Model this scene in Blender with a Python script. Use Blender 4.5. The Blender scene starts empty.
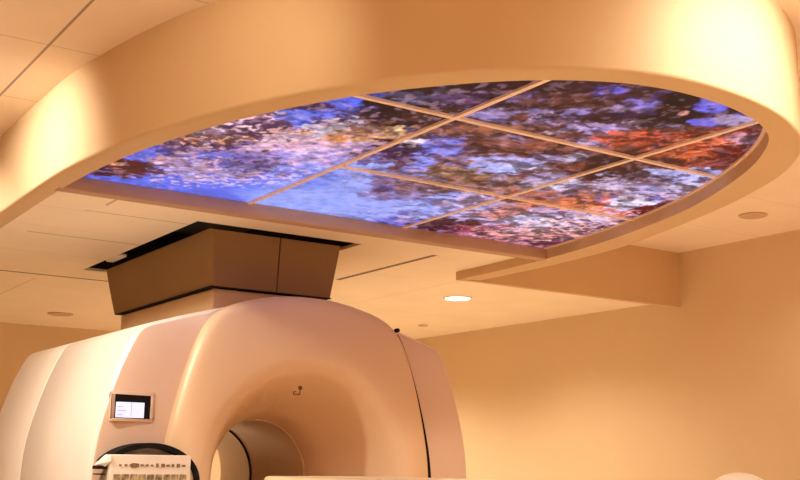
import bpy, bmesh, math, random
import numpy as np
from mathutils import Vector, Matrix

C = bpy.context.scene.collection
PI = math.pi
S, EYE = 0.9, 1.15          # layout units are measured from the camera's eye point
FLOOR = -EYE / S            # floor height in layout units
def T(p): return (p[0]*S, p[1]*S, p[2]*S + EYE)

# ------------------------------------------------------------------ materials
def new_mat(name):
    m = bpy.data.materials.new(name); m.use_nodes = True
    nt = m.node_tree; b = nt.nodes['Principled BSDF']
    return m, nt, b
def paint(name, col, rough=0.6, var=0.04, scale=6.0, bump=0.0, bscale=180.0, metal=0.0, coat=0.0):
    m, nt, b = new_mat(name)
    b.inputs['Roughness'].default_value = rough; b.inputs['Metallic'].default_value = metal
    if coat: b.inputs['Coat Weight'].default_value = coat; b.inputs['Coat Roughness'].default_value = 0.25
    g = nt.nodes.new('ShaderNodeNewGeometry')
    n = nt.nodes.new('ShaderNodeTexNoise'); n.inputs['Scale'].default_value = scale; n.inputs['Detail'].default_value = 4
    nt.links.new(g.outputs['Position'], n.inputs['Vector'])
    r = nt.nodes.new('ShaderNodeValToRGB')
    r.color_ramp.elements[0].position = .3; r.color_ramp.elements[1].position = .7
    r.color_ramp.elements[0].color = (*[c*(1-var) for c in col], 1)
    r.color_ramp.elements[1].color = (*[min(1, c*(1+var)) for c in col], 1)
    nt.links.new(n.outputs['Fac'], r.inputs['Fac']); nt.links.new(r.outputs['Color'], b.inputs['Base Color'])
    if bump:
        n2 = nt.nodes.new('ShaderNodeTexNoise'); n2.inputs['Scale'].default_value = bscale; n2.inputs['Detail'].default_value = 2
        nt.links.new(g.outputs['Position'], n2.inputs['Vector'])
        bp = nt.nodes.new('ShaderNodeBump'); bp.inputs['Strength'].default_value = bump; bp.inputs['Distance'].default_value = .004
        nt.links.new(n2.outputs['Fac'], bp.inputs['Height']); nt.links.new(bp.outputs['Normal'], b.inputs['Normal'])
    return m
def emit(name, col, strength):
    m, nt, b = new_mat(name)
    b.inputs['Base Color'].default_value = (*col, 1)
    b.inputs['Emission Color'].default_value = (*col, 1); b.inputs['Emission Strength'].default_value = strength
    return m
def tile_mat(name, col, lines):
    """ceiling tiles; lines = (axis, coordinate, from, to, half width, strength) in layout units"""
    m = paint(name, col, rough=.85, var=.03, scale=2.5, bump=.25, bscale=90)
    nt = m.node_tree; b = nt.nodes['Principled BSDF']
    src = b.inputs['Base Color'].links[0].from_socket
    g = nt.nodes.new('ShaderNodeNewGeometry'); sp = nt.nodes.new('ShaderNodeSeparateXYZ')
    nt.links.new(g.outputs['Position'], sp.inputs[0])
    def math_(op, a, b_=None, c=None):
        n = nt.nodes.new('ShaderNodeMath'); n.operation = op
        for i, v in enumerate((a, b_, c)):
            if v is None: continue
            if isinstance(v, (int, float)): n.inputs[i].default_value = v
            else: nt.links.new(v, n.inputs[i])
        return n.outputs[0]
    acc = None
    for ax, co, a0, a1, hw, st in lines:
        u, v = (sp.outputs[0], sp.outputs[1]) if ax == 'x' else (sp.outputs[1], sp.outputs[0])
        d = math_('ABSOLUTE', math_('SUBTRACT', u, co*S))
        k = math_('LESS_THAN', d, hw*S)
        e = math_('LESS_THAN', math_('ABSOLUTE', math_('SUBTRACT', v, (a0+a1)/2*S)), abs(a1-a0)/2*S)
        t = math_('MULTIPLY', math_('MULTIPLY', k, e), st)
        acc = t if acc is None else math_('MAXIMUM', acc, t)
    mx = nt.nodes.new('ShaderNodeMix'); mx.data_type = 'RGBA'
    nt.links.new(acc, mx.inputs['Factor']); nt.links.new(src, mx.inputs['A'])
    mx.inputs['B'].default_value = (.06, .03, .015, 1)
    nt.links.new(mx.outputs['Result'], b.inputs['Base Color'])
    return m

M = {}
M['wall'] = paint('wall_paint', (.70, .53, .325), .7, .03, 1.2, .12, 160)
M['soffit'] = paint('soffit_paint', (.66, .465, .26), .65, .03, 1.5, .1, 160)
M['trim'] = paint('trim_paint', (.52, .33, .21), .6, .05, 4)
M['floor'] = paint('floor_vinyl', (.80, .70, .57), .45, .06, 3)
M['plastic'] = paint('scanner_plastic', (.76, .525, .31), .42, .02, 2, coat=.15)
M['panel_plastic'] = paint('scanner_panel_plastic', (.72, .52, .385), .45, .02, 2, coat=.1)
M['shell'] = paint('scanner_shell_plastic', (.86, .76, .66), .42, .02, 2, coat=.15)
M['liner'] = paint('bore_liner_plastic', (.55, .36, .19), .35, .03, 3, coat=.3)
M['dark'] = paint('dark_gasket', (.010, .007, .006), .85, .1, 8)
M['dark'].node_tree.nodes['Principled BSDF'].inputs['Specular IOR Level'].default_value = .15
M['void'] = paint('plenum_black', (.008, .006, .005), .9, .1, 3)
M['shroud'] = paint('shroud_bronze', (.25, .14, .065), .55, .06, 3)
M['shroud_side'] = paint('shroud_bronze_side', (.27, .155, .06), .55, .06, 3)
M['riser'] = paint('riser_panel', (.66, .45, .25), .6, .04, 3)
M['tee'] = paint('ceiling_tee', (.95, .76, .68), .5, .03, 6)
M['white'] = paint('white_enamel', (.9, .88, .84), .35, .02, 4)
M['grey'] = paint('grey_plastic', (.45, .38, .32), .5, .05, 4)
M['key'] = paint('panel_cream', (.78, .66, .52), .5, .04, 10)
M['key_dark'] = paint('key_brown', (.20, .12, .06), .5, .2, 30)
M['key_mid'] = paint('key_olive', (.34, .24, .12), .5, .75, 38)
M['table'] = paint('table_cream', (.88, .70, .42), .4, .03, 4, coat=.2)
M['pad'] = paint('mattress_vinyl', (.35, .30, .27), .55, .05, 6)
M['fixture'] = paint('fixture_tan', (.66, .46, .32), .5, .05, 10)
M['lens'] = emit('lamp_lens', (1, .86, .62), 14)
M['screen'] = emit('screen_glow', (.66, .72, 1.0), .62)
M['screen_ui'] = emit('screen_text', (.45, .50, .85), .40)

# ------------------------------------------------------------------ mesh helpers
def obj(name, verts, faces, mat, parent=None, smooth=False, raw=False, fix=True):
    me = bpy.data.meshes.new(name)
    me.from_pydata([v if raw else T(v) for v in verts], [], faces)
    me.materials.append(M[mat] if isinstance(mat, str) else mat)
    if fix:
        bm = bmesh.new(); bm.from_mesh(me)
        bmesh.ops.remove_doubles(bm, verts=bm.verts, dist=1e-5)
        bmesh.ops.recalc_face_normals(bm, faces=bm.faces)
        bm.to_mesh(me); bm.free()
    if smooth: me.polygons.foreach_set('use_smooth', [True]*len(me.polygons))
    o = bpy.data.objects.new(name, me); C.objects.link(o)
    if parent is not None:
        o.parent = parent; o.matrix_parent_inverse = Matrix.Translation(parent.location).inverted()
    return o
def thing(name, loc, label, cat, group=None):
    o = bpy.data.objects.new(name, None); o.location = T(loc); o.empty_display_size = .1; C.objects.link(o)
    return tag(o, label, cat, group)
def tag(o, label, cat, group=None):
    o['label'] = label; o['category'] = cat
    if group: o['group'] = group
    return o
def struct(o):
    o['kind'] = 'structure'; return o
class MB:
    def __init__(s): s.v = []; s.f = []
    def add(s, v, f):
        n = len(s.v); s.v += [tuple(p) for p in v]; s.f += [tuple(i+n for i in q) for q in f]; return s
    def box(s, x0, x1, y0, y1, z0, z1):
        v = [(x, y, z) for z in (z0, z1) for y in (y0, y1) for x in (x0, x1)]
        return s.add(v, [(0,2,3,1), (4,5,7,6), (0,1,5,4), (2,6,7,3), (0,4,6,2), (1,3,7,5)])
    def loft(s, rings, closed=True, cap0=False, cap1=False):
        n = len(rings[0]); v = [p for r in rings for p in r]; f = []
        for i in range(len(rings)-1):
            for j in range(n if closed else n-1):
                a = i*n+j; b = i*n+(j+1) % n
                f.append((a, b, b+n, a+n))
        if cap0: f.append(tuple(range(n))[::-1])
        if cap1: f.append(tuple(range((len(rings)-1)*n, len(rings)*n)))
        return s.add(v, f)
    def disc(s, cx, cy, prof, n=40, cap0=True, cap1=True):
        return s.loft([[(cx+r*math.cos(2*PI*k/n), cy+r*math.sin(2*PI*k/n), z) for k in range(n)] for r, z in prof], True, cap0, cap1)
    def build(s, name, mat, parent=None, smooth=False): return obj(name, s.v, s.f, mat, parent, smooth)
def bevel(o, w, seg=3):
    m = o.modifiers.new('bevel', 'BEVEL'); m.width = w*S; m.segments = seg; m.limit_method = 'ANGLE'; m.angle_limit = math.radians(40)
    for p in o.data.polygons: p.use_smooth = True
    return o
def auto(o, ang=35):
    """smooth shading with sharp creases"""
    me = o.data; bm = bmesh.new(); bm.from_mesh(me)
    for e in bm.edges:
        if len(e.link_faces) == 2 and e.calc_face_angle(0) > math.radians(ang): e.smooth = False
    for f in bm.faces: f.smooth = True
    bm.to_mesh(me); bm.free(); return o
def catmull(pts, k=8, closed=False):
    pts = [Vector(p) for p in pts]; out = []; n = len(pts)
    for i in range(n if closed else n-1):
        if closed: p0, p1, p2, p3 = pts[i-1], pts[i], pts[(i+1) % n], pts[(i+2) % n]
        else: p0, p1, p2, p3 = pts[max(i-1, 0)], pts[i], pts[i+1], pts[min(i+2, n-1)]
        for j in range(k):
            t = j/k
            out.append(.5*((2*p1)+(p2-p0)*t+(2*p0-5*p1+4*p2-p3)*t*t+(3*p1-p0-3*p2+p3)*t**3))
    if not closed: out.append(pts[-1])
    return out

# ------------------------------------------------------------------ levels and plan of the room
H = 1.76      # upper ceiling
L = 1.36      # lower tiled ceiling
RIM = 1.30    # underside of the curved soffit rim
PIC = 1.372   # backlit picture
XL, XR, YF, YB = -1.7, 6.99, -1.8, 11.6

mb = MB().box(XL-.1, XR+.1, YF-.1, YB+.1, FLOOR-.1, FLOOR); struct(mb.build('floor', 'floor'))
for nm, b in (('wall_right', (XR, XR+.1, YF, YB)), ('wall_left', (XL-.1, XL, YF, YB)),
              ('wall_back', (XL-.1, XR+.1, YB, YB+.1)), ('wall_front', (XL-.1, XR+.1, YF-.1, YF))):
    struct(MB().box(*b, FLOOR, H+.35).build(nm, 'wall'))
for nm, b in (('baseboard_right', (XR-.015, XR, YF, YB)), ('baseboard_back', (XL, XR, YB-.015, YB)), ('baseboard_left', (XL, XL+.015, YF, YB))):
    struct(MB().box(*b, FLOOR, FLOOR+.11).build(nm, 'trim'))

upper_lines = [('x', 1.223, -2, 12, .0065, .62), ('x', 1.223-.815, -2, 12, .006, .5), ('x', 1.223-1.63, -2, 12, .006, .5)]
upper_lines += [('y', 4.6-.815*k, -2, 1.7, .004, .32) for k in range(-6, 8)]
upper_lines += [('y', 4.6-.815*k, 4.6, 7.1, .004, .18) for k in (-1, 0, 1, 2)]
M['tiles_upper'] = tile_mat('ceiling_tiles_upper', (.92, .77, .61), upper_lines)
struct(MB().box(XL, XR, YF, YB, H, H+.08).build('ceiling', 'tiles_upper'))
lower_lines = [('y', 8.31, 1.4, 3.0, .018, .85), ('x', 4.19, 5.85, 7.13, .02, .85), ('y', 6.735, 1.75, 2.5, .009, .45), ('y', 5.945, 1.85, 2.5, .007, .45),
               ('x', 1.905, 5.5, 5.76, .009, .4), ('y', 5.97, 1.55, 1.9, .004, .2), ('x', 4.95, 6.3, 9, .005, .2), ('y', 8.31, 3.0, 7, .005, .2),
               ('x', 2.3, 8.5, 10.5, .006, .25), ('y', 6.52, 1.5, 2.45, .003, .2), ('y', 6.735, 3.6, 4.6, .004, .22), ('y', 7.4, 1.5, 2.45, .004, .25)]
M['tiles_lower'] = tile_mat('ceiling_tiles_lower', (.96, .84, .66), lower_lines)
# lower tiled ceiling with the opening round the duct shroud
mb = MB(); hole = (2.475, 3.60, 5.83, 7.90)
xs = [1.47, hole[0], hole[1], 4.74, XR]; ys = [5.27, hole[2], 6.26, hole[3], YB]
for i in range(4):
    for j in range(4):
        if i == 1 and j in (1, 2): continue
        if i == 3 and j in (0, 1): continue
        mb.box(xs[i], xs[i+1], ys[j], ys[j+1], L, L+.02)
struct(mb.build('ceiling_lower', 'tiles_lower'))
mb = MB(); a, b, c, d = hole; t = .02
mb.box(a-t, a, c-t, d+t, L+.021, H-.01).box(b, b+t, c-t, d+t, L+.021, H-.01).box(a, b, c-t, c, L+.021, H-.01).box(a, b, d, d+t, L+.021, H-.01).box(a, b, c, d, H-.03, H-.01)
struct(mb.build('ceiling_opening', 'void'))

# curved soffit: fascia + rim underside + inner lip
outer = [(1.41, 11.6), (1.41, 9.0), (1.41, 7.0), (1.409, 6.0), (1.408, 5.5), (1.413, 4.951), (1.455, 4.527), (1.522, 4.129), (1.602, 3.811), (1.673, 3.598),
         (1.785, 3.335), (1.923, 3.089), (2.072, 2.883), (2.222, 2.725), (2.382, 2.595), (2.55, 2.50), (2.71, 2.447), (2.89, 2.424), (3.09, 2.432),
         (3.29, 2.466), (3.49, 2.530), (3.70, 2.635), (3.90, 2.790), (4.131, 3.069), (4.344, 3.468), (4.502, 3.861), (4.644, 4.278), (4.764, 4.70), (4.83, 5.20), (4.85, 5.7), (4.85, 6.21)]
inner = [(1.525, 11.6), (1.525, 9.0), (1.525, 7.0), (1.522, 6.0), (1.520, 5.5), (1.532, 4.993), (1.570, 4.56), (1.635, 4.17), (1.70, 3.90), (1.764, 3.697),
         (1.862, 3.455), (1.997, 3.19), (2.149, 2.979), (2.285, 2.825), (2.44, 2.695), (2.60, 2.603), (2.75, 2.553), (2.91, 2.532), (3.09, 2.536),
         (3.25, 2.562), (3.41, 2.610), (3.57, 2.695), (3.71, 2.820), (3.90, 3.050), (4.10, 3.376), (4.29, 3.76), (4.454, 4.25), (4.575, 4.76), (4.648, 5.27), (4.685, 5.8), (4.69, 6.28)]
O = catmull(outer, 8); I = catmull(inner, 8)
mb = MB()
z3 = lambda P, z: [(p[0], p[1], z) for p in P]
r = .012
Onorm = []
for i, p in enumerate(O):
    q = (O[min(i+1, len(O)-1)]-O[max(i-1, 0)]); n = Vector((-q[1], q[0])); n.normalize(); Onorm.append(n)
sh = lambda P, N, d: [Vector((p[0]+n[0]*d, p[1]+n[1]*d)) for p, n in zip(P, N)]
if (O[0]+Onorm[0]*.1-I[0]).length > (O[0]-Onorm[0]*.1-I[0]).length: Onorm = [-n for n in Onorm]
mb.loft([z3(O, H), z3(O, RIM+r), z3(sh(O, Onorm, r*.3), RIM+r*.3), z3(sh(O, Onorm, r), RIM), z3(sh(O, Onorm, .05), RIM)], False)
mb.loft([z3(sh(O, Onorm, .05), RIM), z3(I, RIM), z3(I, PIC-.001)], False)
sof = mb.build('ceiling_soffit', 'soffit'); auto(sof, 50); struct(sof)
# straight bulkhead from the end of the curve to the right wall
struct(MB().box(4.69, XR, 6.24, 6.29, RIM, H).build('ceiling_bulkhead', 'soffit'))
# straight trim across the flat side of the picture
struct(bevel(MB().box(1.50, 4.66, 5.262, 5.345, RIM-.002, PIC-.001).build('trim_1', 'trim'), .006, 2))
# slim angle trim against the picture round the curved edge
k0 = min(range(len(I)), key=lambda i: abs(I[i][1]-5.27) + (10 if I[i][0] > 3 else 0)); k1 = min(range(len(I)), key=lambda i: abs(I[i][1]-5.27) + (10 if I[i][0] < 3 else 0))
J = I[k0:k1+1]; Jn = []
for i, p in enumerate(J):
    q = J[min(i+1, len(J)-1)]-J[max(i-1, 0)]; n = Vector((-q[1], q[0])); n.normalize(); Jn.append(n)
if (J[0]+Jn[0]*.2)[0] < J[0][0]: Jn = [-n for n in Jn]
struct(auto(MB().loft([z3(J, PIC-.008), z3(sh(J, Jn, .016), PIC-.008), z3(sh(J, Jn, .016), PIC)], False).build('trim_2', 'tee')))

# ------------------------------------------------------------------ backlit sky picture, one panel per grid cell
rng = np.random.default_rng(5)
def vnoise(x, y, seed):
    xi = np.floor(x).astype(np.int64); yi = np.floor(y).astype(np.int64); fx = x-xi; fy = y-yi
    def h(a, b):
        n = (a*374761393 + b*668265263 + seed*974634551) & 0x7fffffff
        n = ((n ^ (n >> 13))*1274126177) & 0x7fffffff
        return ((n ^ (n >> 16)) & 0xffff)/65535.
    sx = fx*fx*(3-2*fx); sy = fy*fy*(3-2*fy)
    return (h(xi, yi)*(1-sx)+h(xi+1, yi)*sx)*(1-sy)+(h(xi, yi+1)*(1-sx)+h(xi+1, yi+1)*sx)*sy
def fbm(x, y, f, seed, o=4):
    s = 0; a = 1; t = 0
    for k in range(o): s = s+a*vnoise(x*f*2**k+17.3*k, y*f*2**k+9.1*k, seed+k); t += a; a *= .55
    return s/t
def smooth(e0, e1, x):
    t = np.clip((x-e0)/(e1-e0), 0, 1); return t*t*(3-2*t)
def srgb(r, g, b):
    f = lambda c: ((c/255+.055)/1.055)**2.4 if c > 10 else c/255/12.92
    return np.array([f(r), f(g), f(b)])
def blob(x, y, cx, cy, rx, ry, rot=0):
    c, s = math.cos(rot), math.sin(rot); u = (x-cx)*c+(y-cy)*s; v = -(x-cx)*s+(y-cy)*c
    return np.exp(-((u/rx)**2+(v/ry)**2))
def seg(x, y, p, q, w0, w1):
    px, py = p; dx, dy = q[0]-px, q[1]-py
    t = np.clip(((x-px)*dx+(y-py)*dy)/(dx*dx+dy*dy), 0, 1)
    d = np.hypot(x-px-t*dx, y-py-t*dy); w = w0+(w1-w0)*t
    return 1-smooth(.6, 1.25, d/w)
PATCHES = [
(2.848,4.740,1.73,-1.05,0.93,1.25,156,168,242,0.4,0.95,0), (2.400,4.717,3.01,-1.56,2.19,2.95,122,138,236,0.5,0.80,0), (2.099,4.941,2.34,-1.03,2.55,3.43,104,116,228,0.5,0.70,0),
(3.197,3.325,0.90,-0.85,0.57,0.77,112,66,62,0.7,1.00,1), (2.692,3.515,3.16,-2.42,0.93,1.27,98,62,64,0.9,0.95,1), (2.965,2.808,1.17,-1.21,1.57,2.17,66,38,48,0.8,0.90,1),
(2.635,3.004,2.23,-1.94,3.18,4.39,64,36,46,0.8,0.90,2), (3.619,3.409,1.41,-1.47,1.17,1.59,120,66,54,0.9,0.80,2), (4.196,4.626,1.00,-0.90,0.94,1.24,190,164,204,0.9,0.95,1),
(3.566,4.567,2.92,-2.28,1.16,1.55,178,164,214,1.0,0.90,2), (3.282,4.635,5.10,-3.63,1.32,1.77,156,166,240,0.9,0.90,1), (1.928,4.038,2.53,-1.25,2.80,3.83,196,150,178,1.3,0.90,2),
(1.825,4.426,4.20,-1.80,3.78,5.15,196,146,170,1.4,0.85,2), (2.259,4.205,3.26,-1.79,2.83,3.85,178,146,204,1.3,0.85,2), (2.217,3.951,5.07,-2.90,2.88,3.94,190,140,160,1.4,0.80,3),
(1.870,4.260,3.54,-1.61,5.64,7.70,226,162,118,1.9,0.90,3), (2.031,3.963,3.53,-1.85,4.67,6.39,228,170,140,2.0,0.80,3), (1.876,4.024,3.11,-1.50,3.56,4.87,226,190,206,2.3,0.60,4),
(1.886,4.193,3.55,-1.65,3.35,4.58,90,46,62,2.4,0.85,5), (2.059,3.840,3.55,-1.95,3.11,4.26,88,50,84,2.3,0.85,5), (2.329,4.056,3.26,-1.90,3.17,4.32,226,188,206,2.4,0.60,4),
(2.083,3.756,6.69,-3.79,4.95,6.79,96,120,232,1.1,0.90,3), (2.106,3.460,6.11,-3.78,5.47,7.54,98,110,224,1.2,0.90,3), (2.093,3.652,9.82,-5.73,6.58,9.05,104,112,222,1.2,0.70,3),
(1.984,3.638,9.26,-5.17,11.90,16.37,72,30,44,0.9,0.90,3), (2.209,3.730,8.67,-5.22,4.84,6.64,84,62,110,1.7,0.85,4), (2.267,3.825,6.77,-4.08,5.20,7.12,226,206,214,2.4,0.80,5),
(1.722,4.641,6.98,-2.72,6.02,8.19,100,112,224,0.9,0.80,3), (1.803,4.581,17.27,-7.10,3.62,4.92,70,44,84,2.0,0.80,4), (1.907,4.736,8.30,-3.47,4.82,6.53,206,160,170,2.0,0.80,4),
(2.118,4.692,3.83,-1.78,3.64,4.92,120,84,140,2.2,0.70,4), (2.150,4.760,3.15,-1.47,3.19,4.30,220,190,220,2.5,0.60,5), (2.191,4.571,7.64,-3.76,5.57,7.54,62,40,90,2.3,0.70,5),
(1.685,5.012,5.94,-2.10,3.62,4.89,100,32,28,1.0,1.00,3), (1.780,4.987,8.28,-3.10,5.36,7.24,96,44,42,1.4,0.85,4), (1.675,4.930,40.87,-14.63,20.90,28.30,230,160,110,1.8,0.90,4),
(1.642,5.089,16.82,-5.74,6.42,8.68,60,28,70,0.8,0.90,3), (2.357,3.367,3.79,-2.67,2.39,3.29,42,20,22,0.8,1.00,2), (2.445,3.099,3.49,-2.74,5.16,7.13,48,24,30,0.9,0.95,2),
(2.347,3.564,5.69,-3.78,4.47,6.13,50,26,30,1.2,0.90,3), (2.520,3.389,3.99,-2.97,5.06,6.95,84,52,44,1.8,0.80,3), (2.310,3.268,5.33,-3.79,8.36,11.53,92,82,110,1.9,0.75,4),
(2.456,3.206,6.88,-5.27,8.24,11.36,104,76,120,1.9,0.80,4), (2.413,3.844,5.16,-3.28,5.71,7.80,214,150,108,1.2,1.00,3), (2.427,3.708,9.90,-6.54,10.42,14.26,238,190,140,1.6,0.90,4),
(2.310,3.759,7.79,-4.85,6.02,8.24,130,84,74,1.9,0.80,4), (2.648,3.880,5.15,-3.53,4.16,5.66,58,28,66,1.6,0.95,3), (2.625,3.801,11.72,-8.14,9.66,13.16,236,220,240,2.2,0.90,4),
(2.677,4.061,5.33,-3.54,5.02,6.82,74,44,90,2.0,0.80,4), (2.766,3.793,7.58,-5.54,3.75,5.10,128,130,226,0.9,0.90,3), (2.914,4.036,5.75,-4.16,3.37,4.56,150,150,232,1.0,0.80,3),
(2.979,4.434,5.49,-3.71,3.70,4.98,116,84,122,1.2,0.80,2), (3.080,4.620,4.42,-2.97,5.52,7.39,140,108,150,1.6,0.75,3), (2.955,4.581,16.36,-10.64,9.52,12.77,80,56,110,1.0,0.80,3),
(3.107,4.121,4.84,-3.65,3.16,4.26,158,122,78,1.3,0.90,3), (3.149,4.258,5.38,-3.99,4.30,5.78,120,80,64,1.8,0.80,4), (3.417,4.211,3.84,-3.11,3.21,4.31,150,108,84,1.5,0.80,3),
(2.975,3.884,5.75,-4.40,4.97,6.75,140,94,88,1.6,0.80,3), (3.096,4.373,5.39,-3.83,3.27,4.40,150,112,110,1.9,0.70,3), (3.152,3.839,4.90,-4.01,3.78,5.11,168,168,228,0.8,0.95,3),
(3.250,3.855,7.41,-6.21,8.28,11.20,200,200,245,1.2,0.80,4), (2.632,3.292,8.91,-7.10,6.55,9.00,156,136,184,1.1,0.85,3), (2.620,3.087,9.09,-7.67,8.26,11.38,128,104,168,1.1,0.80,3),
(2.940,3.513,9.93,-8.27,7.90,10.77,150,124,160,1.4,0.80,3), (2.882,3.239,7.12,-6.28,8.78,12.04,164,142,196,1.2,0.90,3), (2.882,3.078,10.40,-9.62,9.30,12.78,150,128,180,1.3,0.85,3),
(3.124,3.165,5.16,-5.02,7.09,9.70,168,150,206,1.2,0.90,3), (3.218,3.347,8.49,-8.05,7.83,10.67,182,166,218,1.0,0.90,3), (2.987,3.334,11.20,-9.95,10.36,14.17,190,168,190,1.3,0.80,4),
(3.285,3.614,7.47,-6.73,7.08,9.61,164,146,190,1.2,0.85,3), (3.328,3.561,11.67,-10.79,8.91,12.10,198,192,226,0.8,0.90,3), (3.077,2.874,11.29,-11.84,9.53,13.11,140,120,170,1.2,0.85,3),
(3.197,3.010,6.22,-6.47,8.81,12.08,172,150,182,1.4,0.80,4), (2.989,2.938,13.14,-13.14,11.90,16.37,168,150,200,1.2,0.80,4), (2.770,3.160,11.96,-10.40,11.61,15.95,170,150,200,1.3,0.80,4),
(2.818,2.829,12.11,-11.86,8.64,11.93,108,98,212,0.6,0.95,3), (3.014,2.845,11.49,-11.93,9.79,13.48,124,116,206,0.9,0.90,3), (3.033,2.730,11.51,-12.49,12.71,17.54,110,84,150,1.0,0.80,3),
(3.126,2.964,5.92,-6.12,11.39,15.64,58,40,90,1.3,0.80,4), (2.983,3.100,3.65,-3.46,11.25,15.43,52,26,40,1.5,0.80,4), (3.197,3.516,2.81,-2.53,9.30,12.66,66,34,34,1.7,0.80,4),
(2.713,3.094,3.25,-2.83,12.06,16.60,48,24,34,1.7,0.80,4), (2.776,3.419,3.12,-2.52,8.47,11.59,150,96,74,1.8,0.80,4), (3.039,3.535,2.91,-2.48,6.39,8.70,140,84,66,1.8,0.75,4),
(2.766,2.981,3.24,-2.97,8.27,11.40,120,76,66,1.9,0.70,4), (3.184,2.797,7.36,-8.17,2.98,4.10,34,15,15,0.5,1.00,2), (3.233,2.984,7.85,-8.33,6.30,8.63,46,24,22,0.9,0.95,3),
(3.305,3.137,12.03,-12.44,8.22,11.24,60,34,30,1.0,0.90,3), (3.148,2.675,8.96,-10.26,8.40,11.58,40,18,26,0.7,0.95,3), (3.235,2.837,43.49,-48.40,23.21,31.89,214,150,140,1.9,0.90,4),
(3.374,2.720,9.38,-11.30,9.35,12.85,50,22,40,1.0,0.90,3), (3.268,2.720,10.20,-11.92,8.00,11.01,106,104,216,0.5,1.00,3), (3.215,2.655,12.59,-14.81,9.97,13.75,116,112,206,0.7,0.90,3),
(3.405,2.858,10.41,-12.09,11.04,15.14,114,110,224,0.7,1.00,3), (3.481,2.769,7.46,-9.10,7.45,10.22,166,150,190,1.0,0.90,3), (3.421,2.686,13.92,-17.19,11.69,16.07,80,60,150,1.0,0.80,3),
(3.334,3.188,4.91,-5.04,5.02,6.85,186,86,56,1.2,0.95,3), (3.382,3.380,11.66,-11.49,9.32,12.68,150,84,60,1.4,0.80,4), (3.594,3.264,6.02,-6.50,4.61,6.27,120,56,40,1.2,0.90,3),
(3.693,3.151,3.50,-4.01,2.67,3.64,160,70,42,1.2,0.95,3), (3.750,3.032,5.09,-6.13,2.74,3.74,132,50,36,1.2,0.90,3), (3.626,3.010,5.24,-6.15,6.63,9.05,210,118,86,2.0,0.90,4),
(3.720,3.232,4.49,-5.05,5.18,7.04,208,106,66,2.0,0.85,4), (3.920,3.146,5.63,-6.84,5.09,6.91,86,24,24,1.6,0.85,4), (3.729,2.935,9.62,-11.87,7.97,10.87,190,150,180,2.0,0.70,4),
(3.849,3.346,6.15,-6.93,8.51,11.52,214,120,70,1.6,0.80,4), (4.076,3.333,5.87,-7.00,6.51,8.80,50,18,18,1.0,0.90,3), (3.923,3.292,3.64,-4.24,6.81,9.22,110,36,28,1.5,0.80,4),
(3.595,3.690,12.77,-12.29,2.49,3.36,66,36,30,1.0,0.95,3), (3.706,3.563,13.70,-14.03,2.05,2.78,74,36,30,1.1,0.95,3), (3.498,3.498,4.39,-4.33,8.76,11.87,54,32,32,1.3,0.85,4),
(3.681,3.406,7.63,-8.10,6.93,9.39,100,60,46,1.6,0.80,4), (4.050,3.589,3.51,-3.88,2.53,3.41,178,178,230,1.0,0.95,3), (4.011,3.819,5.38,-5.57,3.59,4.81,168,156,206,1.1,0.90,3),
(3.823,3.807,8.07,-8.00,3.74,5.02,196,180,216,1.3,0.85,4), (3.618,3.984,5.00,-4.50,4.93,6.63,210,202,238,0.9,0.95,3), (3.467,3.925,7.75,-6.80,6.21,8.37,170,160,206,1.2,0.85,3),
(3.706,3.970,9.22,-8.52,11.69,15.70,70,50,90,0.8,0.80,3), (3.898,4.064,4.71,-4.47,3.92,5.24,140,96,92,1.6,0.85,3), (4.285,3.668,4.77,-5.46,3.55,4.75,196,170,190,1.4,0.80,4),
(3.904,3.649,6.55,-6.89,6.15,8.29,120,86,96,1.7,0.80,4), (3.848,4.240,2.83,-2.55,4.40,5.88,196,112,72,1.4,0.95,3), (4.081,4.180,3.39,-3.28,5.14,6.85,218,132,88,1.5,0.95,3),
(4.083,4.121,13.61,-13.33,4.35,5.80,222,96,66,0.7,0.95,3), (3.669,4.290,4.29,-3.65,3.85,5.15,170,104,84,1.6,0.90,3), (3.781,4.617,5.38,-4.39,3.03,4.03,206,136,120,1.5,0.85,3),
(4.322,4.271,3.59,-3.59,6.01,7.98,214,120,100,1.8,0.85,4), (4.163,4.719,3.62,-3.17,2.77,3.65,206,204,240,1.0,0.95,3), (4.210,4.055,5.56,-5.69,3.70,4.94,212,210,244,1.0,0.95,3),
(4.269,4.471,4.31,-4.08,3.85,5.09,208,190,228,1.1,0.90,4), (3.494,4.562,5.69,-4.36,3.70,4.94,186,172,224,1.1,0.85,3), (4.025,3.441,5.45,-6.24,6.38,8.60,170,170,226,1.2,0.85,4),
(4.025,4.963,5.48,-4.43,4.28,5.64,200,176,216,1.6,0.80,4), (4.419,5.151,2.03,-1.74,2.74,3.59,206,140,160,1.2,0.90,3), (4.585,5.105,5.96,-5.32,4.73,6.18,110,40,80,1.4,0.90,4),
(4.452,4.111,4.90,-5.22,4.07,5.41,104,16,32,0.9,1.00,3), (4.503,4.295,5.69,-5.89,4.63,6.13,140,36,40,1.4,0.95,4), (4.405,3.966,9.22,-10.07,5.12,6.82,90,14,40,0.9,0.95,3),
(4.447,4.642,4.45,-4.22,5.37,7.08,88,26,76,1.3,0.95,4), (4.224,4.605,16.20,-14.74,3.75,4.96,104,90,140,1.0,0.80,3), (3.736,5.111,3.80,-2.78,3.61,4.76,70,16,42,1.1,1.00,3),
(3.983,5.102,4.38,-3.41,3.47,4.57,150,70,96,1.9,0.90,4), (4.270,5.071,3.14,-2.63,4.01,5.26,190,120,134,1.9,0.85,4), (4.546,5.015,5.02,-4.52,6.47,8.47,84,30,70,1.6,0.90,4),
(4.312,4.889,2.52,-2.21,3.46,4.55,226,168,160,2.3,0.70,5), (4.424,4.453,2.52,-2.48,3.22,4.26,232,190,200,2.5,0.60,5),
]   # printed colour patches: centre, inverse axes, colour, raggedness, opacity, grain
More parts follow.
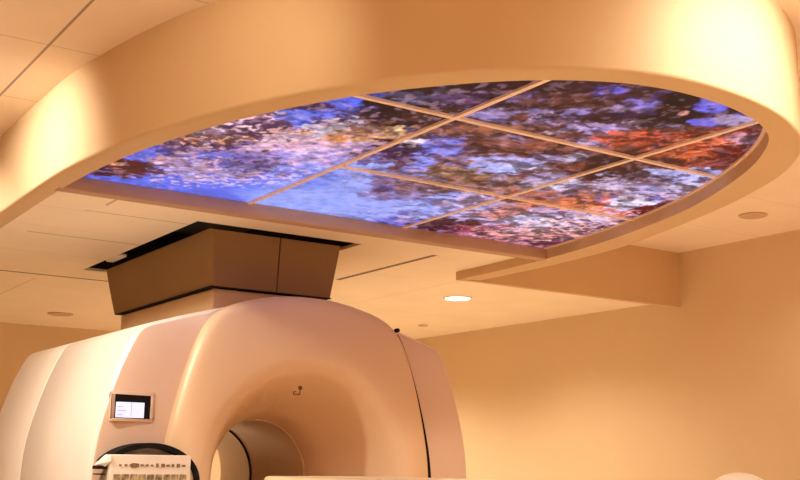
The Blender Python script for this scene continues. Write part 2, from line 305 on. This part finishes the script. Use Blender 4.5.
def picture(x, y):
    """autumn tree against blue sky, printed on the panels"""
    wx = x+.05*(fbm(x, y, 9, 91, 3)-.5); wy = y+.05*(fbm(x, y, 9, 77, 3)-.5)
    grain = [fbm(wx, wy, 3.5, 3, 4), fbm(wx, wy, 9, 1, 5), fbm(wx, wy, 14, 11, 4), fbm(wx, wy, 20, 21, 4), fbm(wx, wy, 28, 31, 3), fbm(wx, wy, 36, 41, 2)]
    tone = fbm(wx, wy, 24, 61, 3); hue = fbm(wx, wy, 15, 71, 3)
    col = srgb(106, 118, 230)[None, :]*(.9+.25*(grain[0][:, None]-.5))
    for cx, cy, a, b, c, d, r, g, bl, k, op, n in PATCHES:
        u = (x-cx)*a+(y-cy)*b; v = (x-cx)*c+(y-cy)*d; q = u*u+v*v
        sel = q < 6
        if not sel.any(): continue
        gss = np.exp(-q[sel]*.7); nn = (grain[n][sel]-.5)*1.5
        al = smooth(.30, .58, gss+nn*k*.8*np.minimum(1, gss*3))*op
        dark = r+g+bl < 280
        jit = 1+(tone[sel]-.5)*(1.5 if not dark else 1.0)*min(k, 1.2)
        base = srgb(r, g, bl)[None, :]*np.clip(jit, .25, 2)[:, None]
        base = base*(1+(hue[sel]-.5)[:, None]*np.array([.5, 0, -.5])[None, :]*min(k, 1.))
        col[sel] = col[sel]*(1-al[:, None])+base*al[:, None]
    calm = np.clip(blob(x, y, 2.9, 4.95, .5, .36)+blob(x, y, 2.4, 5.1, .45, .16), 0, 1); busy = (1-calm)
    east = smooth(2.45, 3.1, x+.30*(4.2-y))
    tw = smooth(.50, .60, fbm(wx*.8, wy*1.2, 17, 131, 3))*busy*(.26+.48*east)
    col = col*(1-tw[:, None])+srgb(60, 26, 28)[None, :]*tw[:, None]
    fl = smooth(.60, .70, fbm(wx, wy, 30, 151, 2))*busy*(.30-.14*east)
    col = col*(1-fl[:, None])+srgb(214, 172, 196)[None, :]*fl[:, None]
    col = col*(1+(fbm(wx, wy, 40, 171, 2)[:, None]-.5)*.7*busy[:, None])
    col = 1.08*col**1.10*np.array([1.04, .97, .95])[None, :]**(east[:, None])
    return np.clip(col, .004, 1)
def print_mat():
    m, nt, b = new_mat('backlit_print')
    at = nt.nodes.new('ShaderNodeAttribute'); at.attribute_name = 'print'
    b.inputs['Base Color'].default_value = (.015, .015, .015, 1); b.inputs['Roughness'].default_value = .7; b.inputs['Specular IOR Level'].default_value = .1
    nt.links.new(at.outputs['Color'], b.inputs['Emission Color']); b.inputs['Emission Strength'].default_value = 1.0
    return m
M['print'] = print_mat()
Jx = np.array([p[0] for p in J]); Jy = np.array([p[1] for p in J]); kmin = int(Jy.argmin())
Lx, Ly = Jx[:kmin+1][::-1], Jy[:kmin+1][::-1]; Rx, Ry = Jx[kmin:], Jy[kmin:]
def span(y): return np.interp(y, Ly, Lx)-.012, np.interp(y, Ry, Rx)+.012
GX = (2.527, 3.543); GY = (3.398, 4.312)
cells_x = [(1.3, GX[0]), (GX[0], GX[1]), (GX[1], 4.8)]; cells_y = [(Jy.min()-.008, GY[0]), (GY[0], GY[1]), (GY[1], 5.27), (GY[0], 5.27)]
names = {(0,0): 'backlit sky panel with blue gap and dark leaves at the narrow near curved edge',
         (1,0): 'backlit ceiling panel printed with very dark branches along the near curved edge',
         (2,0): 'backlit ceiling panel printed with a red crown beside the thick dark trunk',
         (0,3): 'backlit ceiling panel of blue sky with peach leaves and a dark red pointed tip',
         (1,1): 'backlit central ceiling panel printed with a brown tangle of twigs and lavender gaps',
         (2,1): 'backlit ceiling panel printed with lavender sky behind brown stems at the round end',
         (1,2): 'backlit ceiling panel of plain pale blue sky beside the straight trim',
         (2,2): 'backlit ceiling panel printed with white, pink and maroon leaves in the trim corner'}
for i, (xa, xb) in enumerate(cells_x):
    for j, (ya, yb) in enumerate(cells_y):
        if (i == 0 and j in (1, 2)) or (i > 0 and j == 3): continue
        ny = max(8, int((yb-ya)/.011)); yy = np.linspace(ya, yb, ny)
        rows = []
        for y in yy:
            l, rr = span(y); a, b = max(xa, l), min(xb, rr)
            if b-a > .002: rows.append((y, a, b))
        if len(rows) < 3: continue
        nx = max(8, int(max(b-a for _, a, b in rows)/.0055))
        tt = np.linspace(0, 1, nx)
        X = np.concatenate([a+(b-a)*tt for _, a, b in rows]); Y = np.concatenate([np.full(nx, y) for y, _, _ in rows])
        idx = np.arange(len(rows)*nx).reshape(len(rows), nx)
        F = np.stack([idx[:-1, :-1], idx[1:, :-1], idx[1:, 1:], idx[:-1, 1:]], -1).reshape(-1, 4)
        n0 = len(X)
        V = np.stack([X*S, Y*S, np.full(n0, PIC*S+EYE)], -1)
        # a thin slab: edge skirt and a back
        rim_i = list(idx[0, :])+list(idx[1:, -1])+list(idx[-1, -2::-1])+list(idx[-2:0:-1, 0])
        V2 = V[rim_i].copy(); V2[:, 2] += .012
        faces = [tuple(f) for f in F.tolist()]; m_ = len(rim_i)
        faces += [(rim_i[k], rim_i[(k+1) % m_], n0+(k+1) % m_, n0+k) for k in range(m_)]
        faces.append(tuple(n0+k for k in range(m_)))
        o = obj('sky_panel', [tuple(v) for v in V.tolist()]+[tuple(v) for v in V2.tolist()], faces, 'print', raw=True, fix=False)
        colr = picture(X, Y); colr = np.concatenate([colr, colr[rim_i]*.2], 0)
        at = o.data.color_attributes.new('print', 'FLOAT_COLOR', 'POINT')
        at.data.foreach_set('color', np.concatenate([colr, np.ones((len(colr), 1))], 1).astype(np.float32).ravel())
        tag(o, names[(i, j)], 'ceiling panel', 'backlit picture panels in the D-shaped ceiling recess')
mb = MB(); w = .0115
for gx in GX:
    ylo = max(np.interp(gx, Lx[::-1] if Lx[0] > Lx[-1] else Lx, Ly[::-1] if Lx[0] > Lx[-1] else Ly), 0) if gx < Jx[kmin] else np.interp(gx, Rx, Ry)
    mb.box(gx-w, gx+w, ylo, 5.265, PIC-.012, PIC-.001)
for gy in GY:
    l, rr = span(gy); l = max(l, GX[0]) if gy > 4 else l; mb.box(l+.012, rr-.012, gy-w, gy+w, PIC-.0125, PIC-.0015)
tag(mb.build('ceiling_grid', 'tee'), 'thin pinkish tee bars crossing between the backlit picture panels', 'ceiling grid')

# ------------------------------------------------------------------ MRI scanner
CX, CZ = 3.045, -.1
N = 224
def outline(pts):
    full = [(x, z) for x, z in pts] + [(-x, z) for x, z in reversed(pts) if x > 1e-6]
    return catmull(full, 10, True)
def polar(P):
    out = []
    for k in range(N):
        th = PI/2-2*PI*(k+.5)/N; d = Vector((math.cos(th), math.sin(th))); best = 0
        for a, b in zip(P, P[1:]+P[:1]):
            a = a-Vector((0, CZ)); b = b-Vector((0, CZ)); e = b-a
            den = d[0]*e[1]-d[1]*e[0]
            if abs(den) < 1e-12: continue
            t = (a[0]*e[1]-a[1]*e[0])/den; u = (a[0]*d[1]-a[1]*d[0])/den
            if t > 0 and -1e-9 <= u <= 1+1e-9: best = max(best, t)
        out.append(best)
    return np.array(out)
bez = polar(outline([(0, .925), (.16, .918), (.34, .886), (.49, .838), (.595, .765), (.665, .655), (.735, .46), (.803, .19), (.838, -.05), (.84, -.35), (.80, -.75), (.74, -1.0), (.4, -1.1), (0, -1.12)]))
bod = polar(outline([(0, .92), (.3, .882), (.65, .795), (.854, .735), (.955, .70), (1.0, .655), (1.072, .50), (1.138, .30), (1.186, .10), (1.204, -.1), (1.20, -.35), (1.13, -.7), (1.06, -1.0), (1.0, -1.2), (.5, -1.235), (0, -1.235)]))
TH = [PI/2-2*PI*(k+.5)/N for k in range(N)]
def ring(R, y):
    R = np.broadcast_to(np.asarray(R, float), (N,))
    return [(CX+R[k]*math.cos(TH[k]), y, CZ+R[k]*math.sin(TH[k])) for k in range(N)]
mri = thing('mri_scanner', (CX, 6.6, FLOOR), 'large cream magnetic resonance scanner with round flared bore below the bronze ceiling shroud', 'mri scanner')
def part(name, rings, mat, parent=mri, ang=40, cap0=False, cap1=False):
    return auto(MB().loft(rings, True, cap0, cap1).build(name, mat, parent), ang)
YBK = 7.69
part('front_shell', [ring(bod-.02, 6.80), ring(bod-.006, 6.803), ring(bod, 6.81-.015), ring(bod, 6.2), ring(bod, 5.60), ring(bod-.006, 5.577), ring(bod-.02, 5.562)], 'shell', ang=70)
part('rear_shell', [ring(.56, YBK), ring(bod-.05, YBK), ring(bod-.015, YBK-.012), ring(bod, YBK-.05), ring(bod, 7.2), ring(bod, 6.825), ring(bod-.006, 6.817), ring(bod-.02, 6.815), ring(bod-.02, 6.80)], 'shell', ang=70)
part('front_panel', [ring(bod-.02, 5.562), ring(bod-.03, 5.557), ring(bod*.5+bez*.5, 5.54), ring(bez-.02, 5.525)], 'panel_plastic', ang=60)
ks = [k for k in range(N) if -1.2 < TH[k] < .96 and True]
def arcring(R, y): return [(CX+R[k]*math.cos(TH[k]), y, CZ+R[k]*math.sin(TH[k])) for k in ks]
gw = np.array([.024+.024*max(0., min(1., (.75-t)/.9)) for t in TH])
auto(MB().loft([arcring(bez+gw, 5.55), arcring(bez+gw, 5.5155), arcring(bez-.01, 5.5155)], False).build('seam_gasket', 'dark', mri), 30)
face = [ring(bez, 5.53), ring(bez, 5.50), ring(bez-.006, 5.478), ring(bez-.02, 5.462), ring(bez-.045, 5.451)]
R0 = bez-.045
for t in (.15, .35, .6, .85, 1.0): face.append(ring(R0*(1-t)+.70*t, 5.451-.030*math.sin(t*PI/2)))
part('front_cover', face, 'plastic', ang=60)
prof = catmull([(.74, 5.4235), (.70, 5.421), (.66, 5.424), (.62, 5.442), (.58, 5.480), (.53, 5.575), (.47, 5.715), (.42, 5.83), (.385, 5.91), (.362, 6.0), (.352, 6.13)], 6)
def flare_y(r): return float(np.interp(r, [p[0] for p in prof][::-1], [p[1] for p in prof][::-1]))
part('bore_flare', [ring(a, b) for a, b in prof[6:]], 'plastic', ang=60)
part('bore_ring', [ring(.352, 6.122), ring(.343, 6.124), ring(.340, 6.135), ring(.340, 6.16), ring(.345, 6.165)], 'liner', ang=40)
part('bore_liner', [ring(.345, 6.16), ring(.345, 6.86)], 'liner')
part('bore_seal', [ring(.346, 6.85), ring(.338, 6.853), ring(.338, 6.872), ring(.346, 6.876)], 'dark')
part('rear_flare', [ring(.345+.215*(1-math.cos(p)), 6.87+.82*math.sin(p)) for p in np.linspace(0, PI/2, 12)], 'shell', ang=60)
MB().box(CX-.9, CX+.9, 5.75, 7.5, FLOOR, -1.2).build('plinth', 'grey', mri)
o = MB().box(2.625, 3.40, 5.90, 7.45, .80, .990).build('duct_riser', 'riser', mri); bevel(o, .008, 2)
# little latch at the top of the seam
mb = MB(); mb.loft([[(3.648+rr*math.cos(a), yy, .780+rr*math.sin(a)) for a in np.linspace(0, 2*PI, 16, False)] for rr, yy in ((.013, 5.50), (.013, 5.474), (.009, 5.468))], True, True, True)
mb.build('seam_latch', 'dark', mri)['label'] = 'small dark round latch'
# tiny emblem on the front cover: a dot and an open bracket
def surf(x, z): return flare_y(math.hypot(x-CX, z-CZ))
em = MB()
for P in ([(3.0595, 0.3826), (3.1003, 0.384), (3.106, 0.3789), (3.0657, 0.3776)],
          [(3.0749, 0.4015), (3.0796, 0.4016), (3.1003, 0.384), (3.0958, 0.3839)],
          [(3.0437, 0.3951), (3.0486, 0.3953), (3.0643, 0.3828), (3.0595, 0.3826)],
          [(3.0474, 0.3962), (3.0578, 0.3967), (3.0628, 0.3927), (3.0524, 0.3923)],
          [(3.0762, 0.4144), (3.0812, 0.4089), (3.0818, 0.4048), (3.0778, 0.4031), (3.0701, 0.4044), (3.0608, 0.4082), (3.0523, 0.4135), (3.047, 0.419), (3.0464, 0.4231), (3.0507, 0.4247), (3.0586, 0.4236), (3.0679, 0.4198)]):
    em.loft([[(x, surf(x, z)+d, z) for x, z in P] for d in (-.004, .012)], True, True, True)
em.build('emblem', 'key_dark', mri)
# display
dx0, dx1, dz0, dz1, dy = 1.946, 2.138, .205, .328, 5.545
mb = MB(); b_ = .017
for q in ((dx0-b_, dx1+b_, dz1, dz1+b_), (dx0-b_, dx1+b_, dz0-b_, dz0), (dx0-b_, dx0, dz0, dz1), (dx1, dx1+b_, dz0, dz1)):
    mb.box(q[0], q[1], dy-.016, dy+.02, q[2], q[3])
dsp = bevel(mb.build('display_frame', 'panel_plastic', mri), .004, 2)
d2 = MB().box(dx0, dx1, dy-.012, dy-.004, dz0, dz1).build('display_bezel', 'dark', dsp)
d3 = MB().box(dx0+.006, dx1-.034, dy-.015, dy-.0125, dz0+.004, dz1-.040).build('screen', 'screen', dsp)
mb = MB()
for k in range(3): mb.box(dx0+.014, dx0+.045+.018*(k % 2), dy-.0165, dy-.0152, dz0+.016+.02*k, dz0+.022+.02*k)
mb.box(dx0+.085, dx0+.09, dy-.0165, dy-.0152, dz0+.012, dz0+.08)
d4 = mb.build('screen_text', 'screen_ui', dsp)
# control pod: black arch, cream key panel, corner flap
def arch(rx, rz, cx, cz, n=30): return [(cx+rx*math.cos(a), cz+rz*math.sin(a)) for a in np.linspace(0, PI, n)]
cx_, cz_ = 2.105, -.11
A = arch(.272, .192, cx_, cz_); B = arch(.245, .165, cx_, cz_)
A = [(cx_+.272, -.45)]+A[:25]; B = [(cx_+.245, -.45)]+B[:25]
mb = MB(); mb.loft([[(x, y, z) for x, z in P] for P, y in ((A, 5.55), (A, 5.40), (B, 5.40), (B, 5.47))], False)
auto(mb.build('control_arch', 'dark', mri), 40)
B = B+[(cx_-.24, -.10), (cx_-.24, -.45)]
mb = MB(); mb.add([(x, 5.462, z) for x, z in B], [tuple(range(len(B)))]); mb.build('control_recess', 'grey', mri)
pod = bevel(MB().box(1.885, 2.312, 5.37, 5.47, -.45, .022).build('control_panel', 'key', mri), .008, 2)
random.seed(4)
mb = MB()
xk = 1.93
for k in range(13):
    wk = random.uniform(.010, .02); hk = random.uniform(.008, .02); mb.box(xk, xk+wk, 5.366, 5.372, -.030-hk/2, -.030+hk/2); xk += .0275
mb.box(1.995, 2.02, 5.365, 5.372, -.043, -.02)
k1_ = mb.build('panel_symbols', 'key_dark', pod)
mb = MB()
for r_ in range(7):
    for k in range(9):
        x0 = 1.905+k*.0435; z0 = -.088-.042*r_
        mb.box(x0, x0+.032, 5.360, 5.372, z0-.014, z0+.014)
k2_ = mb.build('keypad', 'key_mid', pod)
mb = MB(); mb.add([(1.825, 5.42, -.03), (1.885, 5.36, .018), (1.885, 5.36, -.012), (1.87, 5.40, -.04), (1.835, 5.46, -.03), (1.885, 5.46, .018), (1.885, 5.46, -.012), (1.87, 5.46, -.04)],
                  [(0,1,2,3), (7,6,5,4), (0,4,5,1), (1,5,6,2), (2,6,7,3), (3,7,4,0)])
mb.build('pod_flap', 'white', mri)
mb = MB().box(1.83, 1.88, 5.40, 5.47, -.050, -.034).box(1.835, 1.88, 5.42, 5.47, -.078, -.072); mb.build('pod_clip', 'dark', mri)

# ------------------------------------------------------------------ bronze duct shroud through the ceiling opening
shr = thing('duct_shroud', (3.0, 6.6, 1.05), 'bronze boxed duct shroud rising from the scanner into the black ceiling opening', 'duct shroud')
ZT, ZB = 1.336, 1.0
def xl(z): return 2.612-(z-1.0)*.125
def xr(z): return 3.398+(z-1.0)*.19
def yf(z): return 5.872-(z-1.0)*.02
zz = [ZB, 1.06, 1.12, 1.2, 1.27, ZT]
mb = MB(); mb.loft([[(xl(z), yf(z), z), (xl(z), 7.58+.1*math.sin((z-ZB)*3)-.1*(1.336-z), z), (xl(z)+.02, 7.58-.1*(1.336-z)+.1*math.sin((z-ZB)*3), z), (xl(z)+.02, yf(z), z)] for z in zz], True, True, True)
auto(mb.build('side_panel', 'shroud_side', shr))
def fp(f0, f1):
    mb = MB()
    mb.loft([[(xl(z)+.021+(xr(z)-xl(z)-.021)*f0, yf(z), z), (xl(z)+.021+(xr(z)-xl(z)-.021)*f1, yf(z), z), (xl(z)+.021+(xr(z)-xl(z)-.021)*f1, yf(z)+.02, z), (xl(z)+.021+(xr(z)-xl(z)-.021)*f0, yf(z)+.02, z)] for z in zz], True, True, True)
    auto(mb.build('front_panel', 'shroud', shr))
fp(0, .508); fp(.518, 1)
mb = MB(); f0, f1 = .505, .521
mb.loft([[(xl(z)+.021+(xr(z)-xl(z)-.021)*f, yf(z)+dy_, z) for f, dy_ in ((f0, .022), (f1, .022), (f1, .03), (f0, .03))] for z in zz], True, True, True)
mb.build('seam_strip', 'dark', shr)
mb = MB(); mb.loft([[(xr(z)-.02, yf(z)+.021, z), (xr(z), yf(z)+.021, z), (xr(z), 7.55, z), (xr(z)-.02, 7.55, z)] for z in zz], True, True, True)
auto(mb.build('side_panel', 'shroud_side', shr))
mb = MB().box(2.60, 3.41, 5.874, 7.50, .995, 1.0); mb.build('base_flange', 'dark', shr)
mb = MB(); mb.box(2.635, 2.70, 7.3, 7.36, 1.38, 1.41)
# pale bracket in the gap beside the shroud
bk = thing('ceiling_bracket', (2.497, 7.3, 1.37), 'small pale hanger bracket in the black gap beside the shroud', 'bracket')
o = MB().box(2.478, 2.535, 7.15, 7.42, 1.350, 1.372).build('hanger_plate', 'white', bk); bevel(o, .006, 2)

# ------------------------------------------------------------------ patient table
tb = thing('patient_table', (CX, 4.2, FLOOR), 'cream patient table docked end-on at the scanner bore', 'patient table')
pts = []
x0, x1, y0, y1, rr = 2.695, 3.425, 3.05, 5.37, .10
for (cx, cy, a0) in ((x1-rr, y1-rr, 0), (x0+rr, y1-rr, 90), (x0+rr, y0+rr, 180), (x1-rr, y0+rr, 270)):
    for k in range(9): a = math.radians(a0+10*k*1.125); pts.append((cx+rr*math.cos(a), cy+rr*math.sin(a)))
def inset(d): return [(CX+(x-CX)*(1-d/.38), 4.21+(y-4.21)*(1-d/1.16)) for x, y in pts]
auto(MB().loft([z3(inset(.03), -.16), z3(inset(0), -.14), z3(inset(0), -.092), z3(inset(.006), -.083), z3(inset(.02), -.079)], True, True, True).build('tabletop', 'table', tb), 50)
bevel(MB().box(CX-.26, CX+.26, 3.25, 5.1, -.0785, -.0745).build('mattress', 'table', tb), .0015, 2)
bevel(MB().box(CX-.30, CX+.30, 3.2, 5.2, -.42, -.161).build('cradle', 'shell', tb), .03)
bevel(MB().box(CX-.22, CX+.22, 3.5, 5.0, FLOOR+.1, -.421).build('pedestal', 'shell', tb), .03)
bevel(MB().box(CX-.36, CX+.36, 3.2, 5.2, FLOOR+.06, FLOOR+.10).build('base', 'grey', tb), .01)
for sx in (-.3, .3):
    for sy in (3.3, 5.1):
        mb = MB(); mb.loft([[(CX+sx+dx_, sy+.05*math.cos(a), FLOOR+.05+.05*math.sin(a)) for a in np.linspace(0, 2*PI, 18, False)] for dx_ in (-.02, .02)], True, True, True)
        mb.build('caster', 'dark', tb)

# ------------------------------------------------------------------ white domed bin by the right wall
bn = thing('pedestal_bin', (6.52, 5.33, FLOOR), 'white bin with a domed lid standing by the right wall', 'bin')
mb = MB(); mb.disc(6.52, 5.33, [(.20, FLOOR), (.21, FLOOR+.02), (.235, -.26)], 40); auto(mb.build('body', 'white', bn))
mb = MB(); mb.disc(6.52, 5.33, [(.245, -.259), (.248, -.235)]+[(.245*math.cos(a), -.235+.195*math.sin(a)) for a in np.linspace(.05, PI/2-.02, 14)], 48); auto(mb.build('lid', 'white', bn), 50)

# ------------------------------------------------------------------ lamps
def spot(x, y, z, power, size=140, blend=.6, rad=.05, target=None, col=(1, .86, .67)):
    l = bpy.data.lights.new('downlight_lamp', 'SPOT'); l.energy = power; l.spot_size = math.radians(size); l.spot_blend = blend
    l.shadow_soft_size = rad; l.color = col
    o = bpy.data.objects.new('downlight_lamp', l); o.location = T((x, y, z)); C.objects.link(o)
    if target:
        d = Vector(T(target))-o.location; o.rotation_euler = d.to_track_quat('-Z', 'Y').to_euler()
    return o
def downlight(x, y, zc, power, label, size=140, group='recessed ceiling downlights', target=None, col=(1, .86, .67), blend=.6, r=.085):
    t = thing('downlight', (x, y, zc), label, 'downlight', group)
    mb = MB(); mb.disc(x, y, [(r, zc-.001), (r+.018, zc-.001), (r+.018, zc-.006), (r+.002, zc-.010), (r, zc-.004)], 40, False, False); mb.build('trim_ring', 'white', t)
    mb = MB(); mb.disc(x, y, [(r, zc-.0005), (r, zc-.0035)], 40); mb.build('lens', 'lens', t)
    lo = spot(x, y, zc-.02, power, size, blend, .06, target, col)
    lo.parent = t; lo.matrix_parent_inverse = Matrix.Translation(t.location).inverted()
downlight(5.46, 7.30, L, 110, 'glowing recessed downlight in the lower tiled ceiling', 150, r=.105)
LAMPS = [
 (0.36, 4.85, H, 200, 'angled recessed downlight washing the left straight run of the curved soffit', 86, (1.41, 5.25, 1.16), (1, .93, .80), 1.0),
 (3.32, 1.42, H, 205, 'angled recessed downlight washing the rounded front of the curved soffit', 76, (3.14, 2.45, 1.24), (1, .93, .80), 1.0),
 (0.95, 2.55, H, 45, 'added unseen angled downlight brightening the sweep of the curved soffit', 60, (1.66, 3.6, 1.40), (1, .86, .67), 1.0),  # extra spot, added to lighten the lower part of the fascia
 (6.25, 4.1, H, 45, 'added unseen downlight brightening the bin, in the raised ceiling beside the right wall', 150, None),  # added out of view to brighten the white bin lid
 (0.15, 6.05, H, 130, 'angled recessed downlight aimed at the left side of the scanner', 75, (1.95, 6.5, .2), (1, .9, .74)),
 (5.7, 1.3, H, 200, 'added unseen fill downlight near the right wall before the curved soffit', 150, None),  # general fill from the camera side, added out of view
 (1.2, 1.0, H, 130, 'added unseen fill downlight over the entry side of the room', 150, None),  # added fill, unseen; its floor bounce brightens the ceilings
 (4.2, 0.6, H, 130, 'added unseen fill downlight between entry side and right wall', 150, None),  # another unseen lamp added for bounce light
 (-.6, 3.0, H, 120, 'added unseen fill downlight along the left wall', 150, None),  # unseen lamp added as fill from the left
]
for x, y, z, p, lab, sz, tg, *cc in LAMPS: downlight(x, y, z, p, lab, sz, target=tg, **({'col': cc[0]} if cc else {}), **({'blend': cc[1]} if len(cc) > 1 else {}))
downlight(5.3, 9.7, L, 210, 'recessed downlight behind the scanner near the back wall corner', 150)
# unlit flush round fixtures
def fixture(x, y, zc, r, label):
    mb = MB(); mb.disc(x, y, [(r, zc-.001), (r, zc-.008), (r*.8, zc-.014), (r*.75, zc-.010)], 32); tag(auto(mb.build('ceiling_speaker', 'fixture'), 30), label, 'ceiling speaker')
fixture(3.10, 10.5, L, .12, 'unlit tan round ceiling speaker above the far wall left of the shroud')
fixture(6.301, 9.005, L, .05, 'faint small round ceiling speaker past the glowing downlight')
fixture(6.317, 4.937, H, .10, 'reddish round ceiling speaker in the raised ceiling by the right wall')

# ------------------------------------------------------------------ world, camera, view
w = bpy.data.worlds.new('World'); bpy.context.scene.world = w; w.use_nodes = True
w.node_tree.nodes['Background'].inputs[0].default_value = (1, .8, .55, 1); w.node_tree.nodes['Background'].inputs[1].default_value = .02
f = 1095.84; yaw, pitch, roll = map(math.radians, (33.7186, 11.4756, .72798))
fw = Vector((math.sin(yaw)*math.cos(pitch), math.cos(yaw)*math.cos(pitch), math.sin(pitch)))
r0 = Vector((math.cos(yaw), -math.sin(yaw), 0)); u0 = r0.cross(fw)
rr_ = r0*math.cos(roll)+u0*math.sin(roll); uu = -r0*math.sin(roll)+u0*math.cos(roll)
cam = bpy.data.cameras.new('camera'); cam.sensor_width = 36; cam.lens = f/800*36; cam.clip_start = .05
co = bpy.data.objects.new('camera', cam); C.objects.link(co)
co.matrix_world = Matrix(((rr_[0], uu[0], -fw[0], 0), (rr_[1], uu[1], -fw[1], 0), (rr_[2], uu[2], -fw[2], EYE), (0, 0, 0, 1)))
sc = bpy.context.scene; sc.camera = co
sc.view_settings.view_transform = 'Standard'; sc.view_settings.look = 'None'; sc.view_settings.gamma = 1; sc.view_settings.exposure = 0.13
sc.cycles.max_bounces = 10; sc.cycles.diffuse_bounces = 8; sc.cycles.sample_clamp_indirect = 6
